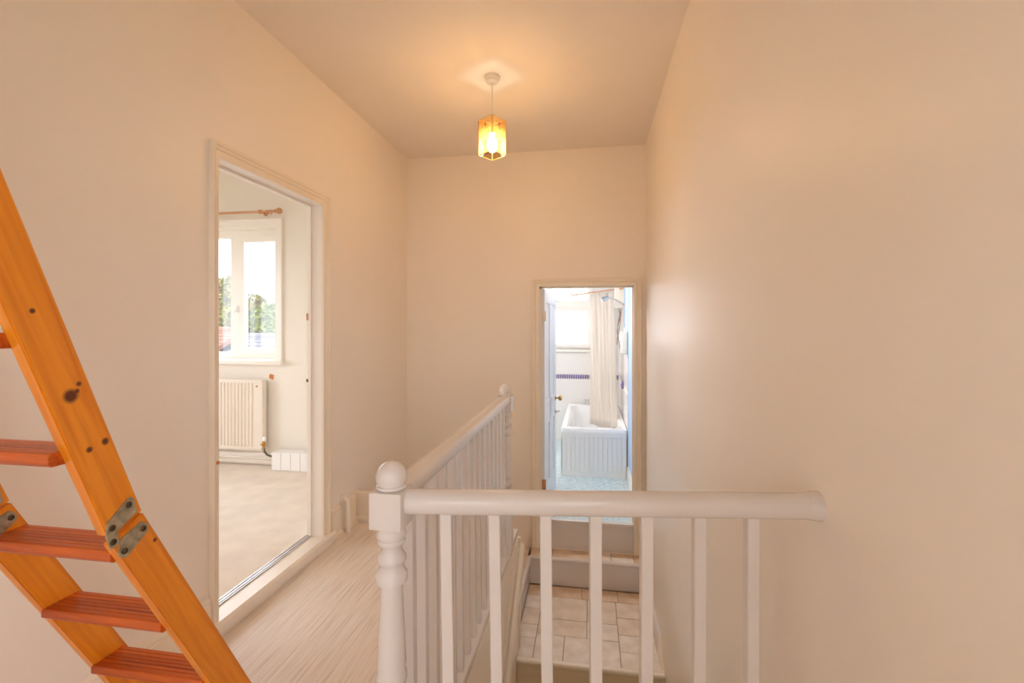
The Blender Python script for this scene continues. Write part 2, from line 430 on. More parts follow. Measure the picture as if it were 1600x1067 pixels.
# half landing tiles, each its own piece, on a grouted bed
bm = box(B(), -0.47, XR, 2.80, YB, HALF-0.1, HALF-0.006)
half = struct('floor_half_landing', bm, 'grout')
def tiles(parent, rects, z):
    for (x0, x1, y0, y1, k) in rects:
        b = box(B(), x0+0.0025, x1-0.0025, y0+0.0025, y1-0.0025, z-0.006, z+random.uniform(-0.0006, 0.0006), 0.0012)
        mk('tile', b, ('tile_vinyl', 'tile_vinyl_pale', 'tile_vinyl_brown')[k], parent)
tiles(half, [
    (-0.46, -0.30, 3.46, 3.60, 2), (-0.30, -0.06, 3.46, 3.60, 2), (-0.06, 0.20, 3.46, 3.60, 2), (0.20, XR, 3.46, 3.60, 2),
    (-0.46, -0.34, 3.30, 3.46, 1), (-0.34, -0.02, 3.20, 3.46, 0), (-0.02, 0.18, 3.20, 3.46, 0), (0.18, XR, 3.28, 3.46, 0),
    (-0.46, -0.34, 3.12, 3.30, 0), (-0.46, -0.34, 2.98, 3.12, 1), (-0.34, -0.02, 3.03, 3.20, 0), (-0.02, 0.18, 3.03, 3.20, 1), (0.18, XR, 3.10, 3.28, 0),
    (-0.46, -0.34, 2.80, 2.98, 1), (-0.34, -0.16, 2.80, 3.03, 1), (-0.16, 0.18, 2.80, 3.03, 1), (0.18, XR, 2.94, 3.10, 1), (0.18, XR, 2.80, 2.94, 1)], HALF)

# quarter landing to the left and the step to the bathroom, tiled
bm = B(); box(bm, XL, -0.475, LAND_Y, YB, QUART-0.2, QUART-0.006)
quart = struct('floor_quarter_landing', bm, 'grout')
tiles(quart, [(-0.72, -0.475, 3.45, YB, 2), (-0.72, -0.475, 3.15, 3.45, 0), (-0.72, -0.475, LAND_Y, 3.15, 0), (-1.0, -0.72, LAND_Y, 3.3, 0), (-1.0, -0.72, 3.3, YB, 1), (XL, -1.0, LAND_Y, 3.3, 1), (XL, -1.0, 3.3, YB, 0)], QUART)
bm = B(); box(bm, -0.46, XR, 3.63, YB, HALF, QUART-0.006)
bstep = struct('floor_bathroom_step', bm, 'grout')
tiles(bstep, [(-0.46, -0.29, 3.63, YB, 2), (-0.29, 0.06, 3.63, YB, 2), (0.06, 0.16, 3.63, YB, 0), (0.16, 0.33, 3.63, 3.70, 1), (0.16, 0.33, 3.70, YB, 2), (0.33, XR, 3.63, YB, 2)], QUART)

# ---- the stairs themselves
st = thing('staircase', 'carpetless painted staircase with pale nosings running down from the tiled half landing', 'stairs', (0, 2.79, HALF))
def nosing(x0, x1, y, z, d=0.03):   # rounded nosing running along X
    return prism(B(), [(y, z-0.022), (y-d+0.006, z-0.022), (y-d, z-0.016), (y-d, z-0.005), (y-d+0.006, z+0.001), (y, z+0.001)], 'X', x0, x1)
mk('nosing', nosing(WELL_X+0.002, XR-0.003, 2.80, HALF), 'gloss_cream', st, 40)
mk('riser', box(B(), WELL_X+0.002, XR-0.003, 2.785, 2.80, HALF-0.20, HALF-0.02), 'stair_riser', st)
SX0, SX1 = WELL_X+0.002, XR-0.003
for k in range(1, 8):
    z = HALF - 0.2*k; y = 2.80 - 0.235*k
    mk('tread', box(B(), SX0, SX1, y-0.015, y+0.235, z-0.025, z, 0.004), 'stair_riser', st)
    mk('riser', box(B(), SX0, SX1, y, y+0.012, z-0.2, z-0.025), 'stair_riser', st)
st = thing('landing_steps', 'white painted steps round the tiled half landing leading up to the bathroom and landing', 'steps', (-0.2, 3.62, HALF))
mk('nosing', nosing(-0.46, XR-0.002, 3.63, QUART), 'gloss_white', st, 40)
mk('riser', box(B(), -0.46, XR-0.002, 3.615, 3.63, HALF, QUART-0.022), 'gloss_white', st)
mk('nosing', prism(B(), [(-0.475, QUART-0.022), (-0.452, QUART-0.022), (-0.446, QUART-0.014), (-0.446, QUART-0.004), (-0.452, QUART+0.002), (-0.475, QUART+0.002)], 'Y', LAND_Y, 3.615), 'gloss_white', st, 40)
mk('riser', box(B(), -0.475, -0.462, LAND_Y, 3.615, HALF, QUART-0.022), 'gloss_white', st)
# two steps up from the quarter landing to the main landing
mk('tread', box(B(), -1.12, -0.50, LAND_Y+0.0, LAND_Y+0.24, -0.285, -0.26, 0.004), 'stair_riser', st)
mk('riser', box(B(), -1.12, -0.50, LAND_Y+0.215, LAND_Y+0.23, QUART, -0.285), 'gloss_white', st)
mk('riser', box(B(), -1.12, -0.50, LAND_Y, LAND_Y+0.014, -0.26, 0), 'gloss_white', st)
# end board of the stairwell wall beside the half landing
struct('trim_15', box(B(), WELL_X-0.10, WELL_X+0.012, LAND_Y, LAND_Y+0.02, HALF, -0.03, 0.003), 'gloss_cream')
# skirting of the half landing and sloping string down the right wall
sec = [(0, 0), (0.022, 0), (0.022, 0.10), (0.016, 0.114), (0, 0.116)]
struct('trim_5', sweep(B(), sec, (XR, 2.96, HALF), (XR, 3.615, HALF), (-1, 0, 0)), 'gloss_white', smooth=35)
dy, dz = -1.6, -1.6*0.86
bm = prism(B(), [(2.96, HALF+0.115), (2.96, HALF-0.02), (2.80, HALF-0.24), (2.80+dy, HALF-0.24+dz), (2.90+dy, HALF+0.115+dz)], 'X', XR-0.02, XR+0.02)
struct('trim_6', bm, 'gloss_cream')

# ---- wall handrail going down the left side of the stairwell
hr = thing('stair_handrail', 'cream painted wooden handrail sloping down the stairwell wall under the landing balusters', 'handrail', (-0.42, 2.80, -0.03))
def rail_sec(wd, h, n=6):
    pts = []
    for k in range(n+1):
        a = math.pi*k/n; pts.append((wd/2*math.cos(a), h*0.55 + h*0.45*math.sin(a)))
    return pts + [(-wd/2, h*0.12), (-wd*0.35, 0), (wd*0.35, 0), (wd/2, h*0.12)]
d = Vector((0, -1, -0.9)).normalized(); upv = Vector((0, -0.9, 1)).normalized()*1.0
upv = Vector((0, -d.z, d.y)) * (-1)
p0 = Vector((-0.403, 2.82, -0.065)); L = 1.75
bm = sweep(B(), rail_sec(0.034, 0.075), p0, p0 + d*L, (1, 0, 0), upv)
bmesh.ops.bevel(bm, geom=[e for e in bm.edges if e.is_boundary is False and abs((e.verts[0].co-p0).dot(d)) < 1e-5 and abs((e.verts[1].co-p0).dot(d)) < 1e-5], offset=0.007, segments=3, affect='EDGES')
mk('rail', bm, 'gloss_cream', hr, 45)
bm = sweep(B(), [(-0.008, -0.012), (0.008, -0.012), (0.008, 0.055), (-0.008, 0.055)], p0 + Vector((-0.024, 0, 0)) + d*0.03, p0 + Vector((-0.024, 0, 0)) + d*L, (1, 0, 0), upv)
mk('backing_board', bm, 'gloss_cream', hr)

# ------------------------------------------------------------------ balustrade
RZ = 0.883      # top of the rails
NX, NY0, NY1 = -0.467, 1.06, 2.60
bal = thing('balustrade', 'white gloss painted banister with turned newels round the stairwell', 'banister', (NX, NY0, 0))
def newel(y, top=True):
    base = mk('newel_post', box(B(), NX-0.039, NX+0.039, y-0.039, y+0.039, 0.0, 0.32, 0.004), 'gloss_white', bal, 40)
    prof = [(0.030, 0.318), (0.035, 0.324), (0.037, 0.335), (0.036, 0.350), (0.029, 0.358), (0.027, 0.366), (0.033, 0.374), (0.036, 0.384), (0.034, 0.396), (0.027, 0.404), (0.027, 0.416),
            (0.034, 0.423), (0.037, 0.434), (0.036, 0.445), (0.033, 0.452), (0.0345, 0.47), (0.032, 0.53), (0.028, 0.60), (0.0255, 0.656),
            (0.0255, 0.660), (0.037, 0.665), (0.038, 0.672), (0.037, 0.684), (0.032, 0.690), (0.028, 0.702), (0.031, 0.709), (0.0345, 0.715), (0.0345, 0.721), (0.030, 0.729),
            (0.0245, 0.738), (0.0245, 0.748), (0.031, 0.755), (0.0335, 0.760), (0.031, 0.766), (0.034, 0.770), (0.036, 0.775), (0.033, 0.782), (0.032, 0.790), (0.034, 0.796), (0.034, 0.800)]
    mk('turned_shaft', lathe(B(), prof, 28, (NX, y, 0)), 'gloss_white', base, 50)
    mk('newel_block', box(B(), NX-0.039, NX+0.039, y-0.039, y+0.039, 0.798, 0.884, 0.004), 'gloss_white', base, 40)
    ball = [(0.031, 0.883), (0.036, 0.888), (0.035, 0.893), (0.026, 0.897), (0.0255, 0.900)]
    for k in range(1, 12):
        a = -0.72 + (math.pi/2+0.72)*k/12
        ball.append((0.0365*math.cos(a), 0.9125 + 0.0365*math.sin(a)))
    ball.append((0.004, 0.949))
    mk('ball_finial', lathe(B(), ball, 28, (NX, y, 0)), 'gloss_white', base, 50)
newel(NY0); newel(NY1)
# level rail along the landing edge
def handrail_sec(wd, h):
    pts = []
    for k in range(9):
        a = math.pi*k/8; pts.append((wd/2*math.cos(a), h*0.62 + h*0.38*math.sin(a)))
    return pts + [(-wd/2, h*0.3), (-wd*0.40, 0.0), (wd*0.40, 0.0), (wd/2, h*0.3)]
bm = sweep(B(), handrail_sec(0.064, 0.048), (NX, NY0+0.036, RZ-0.042), (NX, NY1-0.036, RZ-0.042), (1, 0, 0))
mk('handrail', bm, 'gloss_white', bal, 50)
bm = box(B(), NX-0.04, NX+0.034, NY0+0.036, LAND_Y-0.02, -0.0, 0.036, 0.006)
mk('base_rail', bm, 'gloss_white', bal, 40)
# round cross rail to the right wall, level, meeting the wall with a small flare
A0, A1 = Vector((NX+0.036, 1.066, RZ-0.030)), Vector((XR+0.113, 1.196, RZ-0.030))
dirc = (A1-A0).normalized()
bm = tube(B(), [A0, A1], 0.0295, 28)
mk('handrail', bm, 'gloss_white', bal, 50)
bm = B(); pr = [A1-dirc*0.045, A1-dirc*0.03, A1-dirc*0.004]
tube(bm, pr, 0.0298, 28, 0.0345); mk('rail_end_collar', bm, 'gloss_white', bal, 60)
bm = sweep(B(), [(-0.036, 0), (0.036, 0), (0.036, 0.03), (0.03, 0.036), (-0.03, 0.036), (-0.036, 0.03)], (NX+0.036, 1.066, 0.0), (XR+0.113, 1.196, 0.0), dirc.cross(Vector((0, 0, 1))))
mk('base_rail', bm, 'gloss_white', bal)
def baluster(x, y, ang, lean=(0, 0)):
    s = 0.0135; b = B(); rows = []
    for z, lx, ly in ((0.03, lean[0], lean[1]), (RZ-0.035, 0, 0)):
        rows.append([b.verts.new((x+lx+px*math.cos(ang)-py*math.sin(ang), y+ly+px*math.sin(ang)+py*math.cos(ang), z)) for px, py in ((-s, -s), (s, -s), (s, s), (-s, s))])
    b.faces.new(rows[0][::-1]); b.faces.new(rows[1])
    for k in range(4): b.faces.new((rows[0][k], rows[0][(k+1) % 4], rows[1][(k+1) % 4], rows[1][k]))
    bmesh.ops.bevel(b, geom=b.edges[:], offset=0.0015, segments=1, affect='EDGES')
    mk('baluster', b, 'gloss_white', bal)
for i in range(15): baluster(NX, 1.172+0.0935*i, 0, (0.006, 0))
ac = math.atan2(dirc.y, dirc.x)
for x, ln in ((-0.3374, 0.012), (-0.2242, 0.013), (-0.1041, 0.008), (0.0122, 0.003), (0.1308, -0.002), (0.2516, -0.002), (0.3716, -0.002)):
    baluster(x, 1.066 + (x-NX-0.036)*dirc.y/dirc.x, ac, (ln, 0))

# ------------------------------------------------------------------ loft ladder
lad = thing('loft_ladder', 'varnished pine folding loft ladder standing on the landing by the left wall', 'ladder', (-1.14, 1.30, 0))
XO, XI, TH = -0.95, -1.30, 0.026         # near stringer's outer face, far stringer's inner face, thickness
CZ = 1.27
hingeP = Vector((0, 0.8695, -0.399+CZ))       # on the upper edge line
dl = Vector((0, 0.346, -0.6417)).normalized()       # lower section, pointing down
du = Vector((0, -0.1893, 0.5048)).normalized()      # upper section, pointing up
WD = 0.077
def perp_under(dv):      # from the upper edge towards the underside (-Y side)
    p = Vector((0, -dv.z, dv.y)); 
    return p if p.y < 0 else -p
def knots_for(dv, org, pts):
    """pixel-measured knot places given as (y, z) on the face -> piece axes (x, across, along)"""
    n = perp_under(dv); out = []
    for y, z, r in pts:
        q = Vector((0, y, z)) - org
        out.append((TH/2, q.dot(n), q.dot(dv), r))
    return out
def frame_rot(dv):
    n = perp_under(dv); x = n.cross(dv)
    M = Matrix((x, n, dv)).transposed()
    return M.to_euler(), (1 if x.x > 0 else -1)
lowL = (hingeP.z - 0.0)/(-dl.z)
upL = (ZC+0.25 - hingeP.z)/du.z
upk = [(0.5980*1, 1.44, 0.008), (0.60, 1.378, 0.005), (0.612, 1.289, 0.004), (0.666, 1.297, 0.004), (0.738, 1.149, 0.0035), (0.741, 1.162, 0.004), (0.727, 1.141, 0.011), (0.79, 1.042, 0.006), (0.76, 1.033, 0.005)]
lok = [(0.898, 0.798, 0.004), (0.964, 0.731, 0.009), (1.06, 0.610, 0.004), (1.02, 0.65, 0.004), (1.155, 0.49, 0.009)]
for sx, x0 in ((1, XO-TH), (-1, XI-TH)):
    for nm, dv, Ls, kn in (('upper', du, upL, upk), ('lower', dl, lowL, lok)):
        org = Vector((x0+TH/2, hingeP.y, hingeP.z))
        rot, sg = frame_rot(dv)
        n = perp_under(dv)
        kk = knots_for(dv, Vector((0, hingeP.y, hingeP.z)), kn)
        if sx < 0: kk = [(-TH/2, a*0.8, b*0.9+0.1, r) for _, a, b, r in kk]
        kk = [(k[0]*sg, k[1], k[2], k[3]) for k in kk]
        m = wood('pine_stringer_%s_%d' % (nm, sx), PINE, PINED, kk)
        b = B()
        # ends: mitred where the two sections meet, level foot on the floor
        h_in = 0.002
        if nm == 'lower':
            # level foot: along dv length differs across the width
            t0 = (hingeP.z)/(-dl.z); nz = n.z
            t1 = (hingeP.z + n.z*WD)/(-dl.z)
            vs = [(0, h_in), (WD, h_in + 0.004), (WD, t1), (0, t0)]
        else:
            vs = [(0, h_in), (WD, h_in + 0.004), (WD, Ls), (0, Ls)]
        A = [b.verts.new((-TH/2, a, c)) for a, c in vs]; Z = [b.verts.new((TH/2, a, c)) for a, c in vs]
        b.faces.new(A[::-1]); b.faces.new(Z)
        for k in range(4): b.faces.new((A[k], A[(k+1) % 4], Z[(k+1) % 4], Z[k]))
        bmesh.ops.bevel(b, geom=b.edges[:], offset=0.0025, segments=2, affect='EDGES')
        mk('stringer', b, m, lad, 40, loc=org, rot=rot)
# treads: grooved top, rounded edges; (y, z) is the top at the climbing-side edge
wood('pine_tread_shaded', (200, 94, 20), (152, 56, 10), (), along='X')  # darker, redder pine: shade on the treads is put into the colour
def tread(y, z):
    D, T = 0.084, 0.026
    pts = [(y, z-T+0.004), (y-0.004, z-T), (y-D+0.006, z-T), (y-D, z-T+0.006), (y-D, z-0.007), (y-D+0.003, z-0.002), (y-D+0.008, z)]
    for g in range(5):
        c = y-D+0.018+g*0.0125
        pts += [(c-0.002, z), (c-0.001, z-0.0025), (c+0.001, z-0.0025), (c+0.002, z)]
    pts += [(y-0.004, z), (y, z-0.004)]
    mk('tread', prism(B(), pts, 'X', XI-0.004, XO-TH+0.004), 'pine_tread_shaded', lad)
for k in range(4): tread(0.902+0.1145*k, -0.4623+CZ-0.2182*k)
for k in range(7):
    tread(0.790-0.0828*k, -0.232+CZ+0.2208*k)
# hinges on the outer faces
def plate(x0, x1, poly, parent, nm):
    b = B(); A = [b.verts.new((x0, p[0], p[1])) for p in poly]; Z = [b.verts.new((x1, p[0], p[1])) for p in poly]
    b.faces.new(A[::-1]); b.faces.new(Z); n = len(poly)
    for k in range(n): b.faces.new((A[k], A[(k+1) % n], Z[(k+1) % n], Z[k]))
    return mk(nm, b, 'zinc', parent)
def hinge(xf, sgn):
    hz = []
    n_u, n_l = perp_under(du), perp_under(dl)
    H = Vector((0, hingeP.y, hingeP.z))
    def pu(a, c): q = H + n_u*a + du*c; return (q.y, q.z)
    def pl(a, c): q = H + n_l*a + dl*c; return (q.y, q.z)
    up = plate(xf, xf+sgn*0.003, [pu(0.012, 0.012), pu(0.008, 0.045), pu(0.016, 0.052), pu(0.07, 0.034), pu(0.082, 0.008), pu(0.082, -0.022), pu(0.066, -0.022), pu(0.060, 0.004)], lad, 'hinge')
    lo = plate(xf, xf+sgn*0.003, [pl(0.012, 0.014), pl(0.006, 0.034), pl(0.014, 0.044), pl(0.072, 0.052), pl(0.082, 0.036), pl(0.062, 0.008)], lad, 'hinge')
    for par, q in ((up, pu(0.022, 0.038)), (up, pu(0.066, 0.018)), (up, pu(0.074, -0.010)), (lo, pl(0.018, 0.030)), (lo, pl(0.068, 0.036))):
        b = B(); lathe(b, [(0.0065, 0), (0.0065, sgn*0.0045), (0.004, sgn*0.0055), (0.004, sgn*0.0035), (0.0015, sgn*0.0035)], 14, (xf, q[0], q[1]), 'X')
        mk('screw', b, 'screw_dark', par, 40)
hinge(XO, 1); hinge(XI, 1)

# ------------------------------------------------------------------ pendant lamp
LX, LY = -0.545, 2.604
lamp = thing('pendant_lamp', 'lit square glass pendant lamp with dragonfly motifs hanging from the ceiling', 'lamp', (LX, LY, ZC))
rose = [(0.045, ZC), (0.045, ZC-0.012), (0.043, ZC-0.016), (0.038, ZC-0.018), (0.036, ZC-0.030), (0.028, ZC-0.036), (0.008, ZC-0.038), (0.006, ZC-0.046)]
mk('ceiling_rose', lathe(B(), rose, 28, (LX, LY, 0)), 'plastic_cream', lamp, 40)
mk('flex', tube(B(), [(LX, LY, ZC-0.04), (LX, LY, 2.40)], 0.0035, 10), 'plastic_cream', lamp, 60)
holder = mk('lamp_holder', lathe(B(), [(0.010, 2.43), (0.014, 2.42), (0.016, 2.395), (0.020, 2.39), (0.020, 2.36), (0.014, 2.355)], 18, (LX, LY, 0)), 'plastic_cream', lamp, 40)
bulb = [(0.013, 2.357), (0.014, 2.345), (0.022, 2.325), (0.029, 2.300), (0.030, 2.285), (0.026, 2.268), (0.016, 2.258), (0.004, 2.256)]
mk('bulb', lathe(B(), bulb, 16, (LX, LY, 0)), 'bulb_light', holder, 60)
# square shade of four panes turned corner-on, brass came at the edges
SH, SZ0, SZ1 = 0.054, 2.235, 2.432
sang = R(45) + math.atan2(LX, LY)*-1
def sh(px, py): return (LX+px*math.cos(sang)-py*math.sin(sang), LY+px*math.sin(sang)+py*math.cos(sang))
cs = [(-SH, -SH), (SH, -SH), (SH, SH), (-SH, SH)]
mat('came', (186, 150, 96), rough=0.35, metal=0.6)
mat('motif', (120, 84, 48), rough=0.7)
for k in range(4):
    a, b_ = Vector(sh(*cs[k])), Vector(sh(*cs[(k+1) % 4]))
    e = (b_-a).normalized(); nrm = Vector((e.y, -e.x))
    b = B()
    vs = []
    for off in (0, 0.002):
        for p, z in ((a, SZ0), (b_, SZ0), (b_, SZ1), (a, SZ1)):
            q = p - nrm*off; vs.append(b.verts.new((q.x, q.y, z)))
    b.faces.new(vs[:4]); b.faces.new(vs[4:][::-1])
    for i in range(4): b.faces.new((vs[i], vs[(i+1) % 4], vs[4+(i+1) % 4], vs[4+i]))
    pane = mk('pane', b, 'shade_glass', lamp)
    mid = (a+b_)/2
    for zc in (2.39, 2.29):      # dragonflies: slim body, two pairs of wings
        b = B()
        def pt(s, z, o): q = mid + e*s + nrm*o; return (q.x, q.y, z)
        for poly in ([(-0.0025, zc+0.018), (0.0025, zc+0.018), (0.0035, zc+0.010), (0.0015, zc-0.024), (-0.0015, zc-0.024), (-0.0035, zc+0.010)],):
            F = [b.verts.new(pt(s, z, 0.0012)) for s, z in poly]; G = [b.verts.new(pt(s, z, 0.0004)) for s, z in poly]
            b.faces.new(F); b.faces.new(G[::-1])
            for i in range(len(F)): b.faces.new((F[i], F[(i+1) % len(F)], G[(i+1) % len(F)], G[i]))
        for sg in (-1, 1):
            for z1 in (0.012, -0.008):
                tube(b, [pt(0, zc+0.006, 0.001), pt(sg*0.012, zc+0.006+z1*0.9, 0.001), pt(sg*0.028, zc+z1, 0.001)], 0.0011, 6)
        mk('dragonfly', b, 'motif', pane)
    mk('came', tube(B(), [(a.x, a.y, SZ0), (a.x, a.y, SZ1)], 0.0026, 8), 'came', lamp)
    for z in (SZ0, SZ1): mk('came', tube(B(), [(a.x, a.y, z), (b_.x, b_.y, z)], 0.0018, 8), 'came', lamp)
b = B()
for k in range(2):
    a, c = sh(*cs[k]), sh(*cs[k+2]); tube(b, [(a[0], a[1], SZ1-0.002), (c[0], c[1], SZ1-0.002)], 0.002, 6)
mk('spider', b, 'came', lamp)

# ------------------------------------------------------------------ heating pipe beside the bedroom door
pz = [(XL+0.0, 2.707, 0.205), (XL+0.022, 2.707, 0.203)]
for k in range(5):
    a = R(90 - 22.5*k); pz.append((XL+0.022+0.024*math.cos(a), 2.707, 0.179+0.024*math.sin(a)))
pz.append((XL+0.046, 2.707, 0.0))
hp = thing('heating_pipe', 'cream painted heating pipe bent out of the wall between skirting pieces', 'pipe', (XL+0.046, 2.707, 0))
mk('pipe', tube(B(), pz, 0.0155, 14), 'gloss_cream', hp, 60)
mk('wall_collar', lathe(B(), [(0.02, 0.0), (0.026, 0.001), (0.026, 0.010), (0.017, 0.016)], 16, (XL, 2.707, 0.205), 'X'), 'gloss_cream', hp, 40)

# ------------------------------------------------------------------ bedroom
BYW = 3.70; BXL = -5.0; BYF = -0.6; CZF = 0.062; BXR = XL-0.08
struct('floor_bedroom', box(B(), BXL, BXR, BYF, BYW, -0.15, CZF), 'carpet')
WX0, WX1, WZ0, WZ1 = -4.25, -2.695, 0.977, 2.141
struct('wall_bedroom_back', wall_holes(B(), 'Y', BYW, BYW+0.22, BXL-0.1, BXR, -0.15, ZC, [(WX0, WX1, WZ0, WZ1)]), 'bedroom_paint')
struct('wall_bedroom_left', wall_holes(B(), 'X', BXL-0.1, BXL, BYF, BYW, -0.15, ZC, [(0.4, 2.7, 0.75, 2.35)]), 'bedroom_paint')
side_window('fill_window_4', BXL-0.09, 0.4, 2.7, 0.75, 2.35, [(1.14, 1.20), (1.90, 1.96)], 'window_glass')  # unseen side window added for more daylight in the bedroom
struct('wall_bedroom_front', box(B(), BXL-0.1, BXR, BYF-0.1, BYF, -0.15, ZC), 'bedroom_paint')
bm = wall_holes(B(), 'X', BXR-0.012, BXR-0.002, BYF, BYW, -0.15, ZC, [(DY0-0.016, DY1+0.016, 0.0, DZ1+0.016)])
struct('wall_bedroom_right', bm, 'bedroom_paint')
struct('ceiling_bedroom', box(B(), BXL-0.1, BXR, BYF-0.1, BYW+0.2, ZC, ZC+0.1), 'ceiling_paint')
bm = sweep(B(), [(0, 0), (0.02, 0), (0.02, 0.085), (0.012, 0.098), (0, 0.10)], (BXL, BYW, CZF+0.01), (BXR-0.012, BYW, CZF+0.01), (0, -1, 0))
struct('baseboard_bedroom', bm, 'frame_white', smooth=30)
# low pipe run along that skirting
pr = thing('skirting_pipe', 'two thin painted heating pipes running along the bedroom skirting below the radiator', 'pipe', (-3.2, BYW-0.04, CZF+0.03))
for z, y in ((0.028, 0.030), (0.066, 0.032)):
    mk('pipe', tube(B(), [(-4.6, BYW-y, CZF+z), (-2.62, BYW-y, CZF+z)], 0.0085, 10), 'gloss_cream', pr, 60)
# window: fixed outer frame, mullions, sashes, panes, handle
GY = BYW+0.12
w1 = window('window_1', WX0, WX1+0.02, WZ0, WZ1, GY, 0.06, [(-3.237, -3.15), (-3.80, -3.71)],
            [(-3.142, WX1, WZ0+0.045, WZ1-0.055), (WX0+0.04, -3.80, WZ0+0.045, WZ1-0.055)], 'window_glass',
            [(-3.10, WX1-0.03, WZ0+0.08, WZ1-0.09), (-3.72, -3.22, WZ0+0.05, WZ1-0.05), (WX0+0.08, -3.83, WZ0+0.08, WZ1-0.09)])
hb = B(); box(hb, -3.175, -3.150, GY-0.030, GY-0.001, 1.40, 1.455, 0.004)
tube(hb, [(-3.163, GY-0.03, 1.43), (-3.168, GY-0.042, 1.415), (-3.190, GY-0.046, 1.30)], 0.009, 10, 0.006)
mk('handle', hb, 'bath_white', w1, 40)
# casing and sill
bm = casing(B(), 'Y', BYW, -1, WX0, WX1, WZ0, WZ1, [(0, 0), (0, 0.012), (0.05, 0.014), (0.056, 0.02), (0.068, 0.02), (0.07, 0)])
struct('trim_7', bm, 'frame_white')
bm = B(); box(bm, WX0-0.09, WX1+0.09, BYW-0.055, BYW, WZ0-0.038, WZ0, 0.008); box(bm, WX0, WX1, BYW, GY, WZ0-0.01, WZ0+0.004)
struct('trim_8', bm, 'frame_white', smooth=40)
# curtain pole
cp = thing('curtain_pole', 'wooden curtain pole with ball finial above the bedroom window', 'curtain pole', (-3.3, BYW-0.07, 2.26))
CPZ, CPY = 2.253, BYW-0.075
mk('pole', tube(B(), [(-4.45, CPY, CPZ), (-2.635, CPY, CPZ)], 0.010, 14), 'pole_wood', cp, 60)
for xs, sg in ((-2.635, 1), (-4.45, -1)):
    b = B(); sphere(b, (xs+sg*0.026, CPY, CPZ), 0.026, 18, 12); lathe(b, [(0.016, 0), (0.016, sg*0.010), (0.011, sg*0.016)], 16, (xs-sg*0.012, CPY, CPZ), 'X')
    mk('finial', b, 'pole_wood', cp, 60)
for xs in (-2.79, -4.3):
    b = B(); tube(b, [(xs, BYW, CPZ), (xs, CPY, CPZ)], 0.009, 10); lathe(b, [(0.02, 0), (0.02, -0.008), (0.01, -0.012)], 16, (xs, BYW, CPZ), 'Y')
    lathe(b, [(0.016, -0.014), (0.018, -0.008), (0.018, 0.008), (0.016, 0.014)], 16, (xs, CPY, CPZ), 'X')
    mk('bracket', b, 'pole_wood', cp, 50)
for xs in (-3.30, -3.275, -3.235, -3.215, -2.72, -2.69):
    b = B(); pts = [(xs+0.004*math.sin(a*0.5), CPY+0.017*math.cos(a), CPZ-0.006+0.017*math.sin(a)) for a in [2*math.pi*k/16 for k in range(17)]]
    tube(b, pts, 0.003, 6); tube(b, [(xs, CPY, CPZ-0.024), (xs, CPY, CPZ-0.036)], 0.002, 6)
    mk('ring', b, 'pole_wood', cp, 60)
# radiator
rad = thing('radiator', 'white ribbed panel radiator on the bedroom wall under the window', 'radiator', (-3.4, BYW-0.05, CZF+0.12))
RX0, RX1, RZ0, RZ1 = -4.05, -2.775, 0.208, 0.817
prof = []; x = RX0+0.03; ry = BYW-0.075
front = [(RX0, ry), (RX0+0.03, ry)]
while x < RX1-0.09:
    front += [(x+0.006, ry-0.009), (x+0.022, ry-0.009), (x+0.028, ry), (x+0.0333, ry)]; x += 0.0333
front += [(RX1, ry)]
poly = front + [(RX1, ry+0.012), (RX0, ry+0.012)]
mk('panel', prism(B(), poly, 'Z', RZ0+0.03, RZ1-0.035), 'gloss_cream', rad, 20)
b = B(); box(b, RX0, RX1, ry-0.002, ry+0.012, RZ1-0.036, RZ1-0.004, 0.003); box(b, RX0, RX1, ry-0.002, ry+0.012, RZ0, RZ0+0.031, 0.003); mk('frame', b, 'gloss_cream', rad, 40)
b = B(); box(b, RX0, RX1, ry+0.012, ry+0.05, RZ0+0.02, RZ1-0.02)
mk('rear_panel', b, 'gloss_cream', rad)
mk('end_cap', box(B(), RX1-0.004, RX1+0.006, ry, ry+0.055, RZ0+0.02, RZ1-0.01, 0.003), 'gloss_cream', rad)
mk('bleed_plug', lathe(B(), [(0.007, 0), (0.007, -0.010), (0.003, -0.011)], 12, (RX1-0.045, ry, RZ1-0.06), 'Y'), 'brass', rad, 40)
b = B(); lathe(b, [(0.010, 0), (0.012, 0.004), (0.012, 0.03), (0.008, 0.04)], 12, (RX1-0.01, ry+0.005, RZ0+0.055), 'X')
tube(b, [(RX1+0.02, ry+0.005, RZ0+0.085), (RX1+0.02, ry+0.005, RZ0+0.02)], 0.010, 12)
v = mk('valve', b, 'brass', rad, 50)
mk('valve_cap', lathe(B(), [(0.014, RZ0+0.08), (0.016, RZ0+0.085), (0.016, RZ0+0.11), (0.012, RZ0+0.116)], 14, (RX1+0.02, ry+0.005, 0)), 'bath_white', v, 40)
mk('tail_pipe', tube(B(), [(RX1+0.02, ry+0.005, RZ0+0.03), (RX1+0.022, ry+0.008, RZ0-0.01), (RX1+0.035, ry+0.02, RZ0-0.04), (RX1+0.075, ry+0.035, RZ0-0.06)], 0.0085, 10), 'pipe_dark', rad, 60)
# boxed-in panel beside it
bx = thing('pipe_boxing', 'low white ribbed box against the bedroom wall beside the radiator', 'pipe box', (-2.2, BYW-0.09, CZF))
mk('body', box(B(), -2.64, BXR-0.02, BYW-0.13, BYW-0.022, CZF, CZF+0.150, 0.004), 'bath_white', bx)
for k in range(11):
    xx = -2.632+0.0885*k
    mk('rib_panel', box(B(), xx, xx+0.080, BYW-0.138, BYW-0.13, CZF+0.004, CZF+0.146, 0.003), 'bath_white', bx)
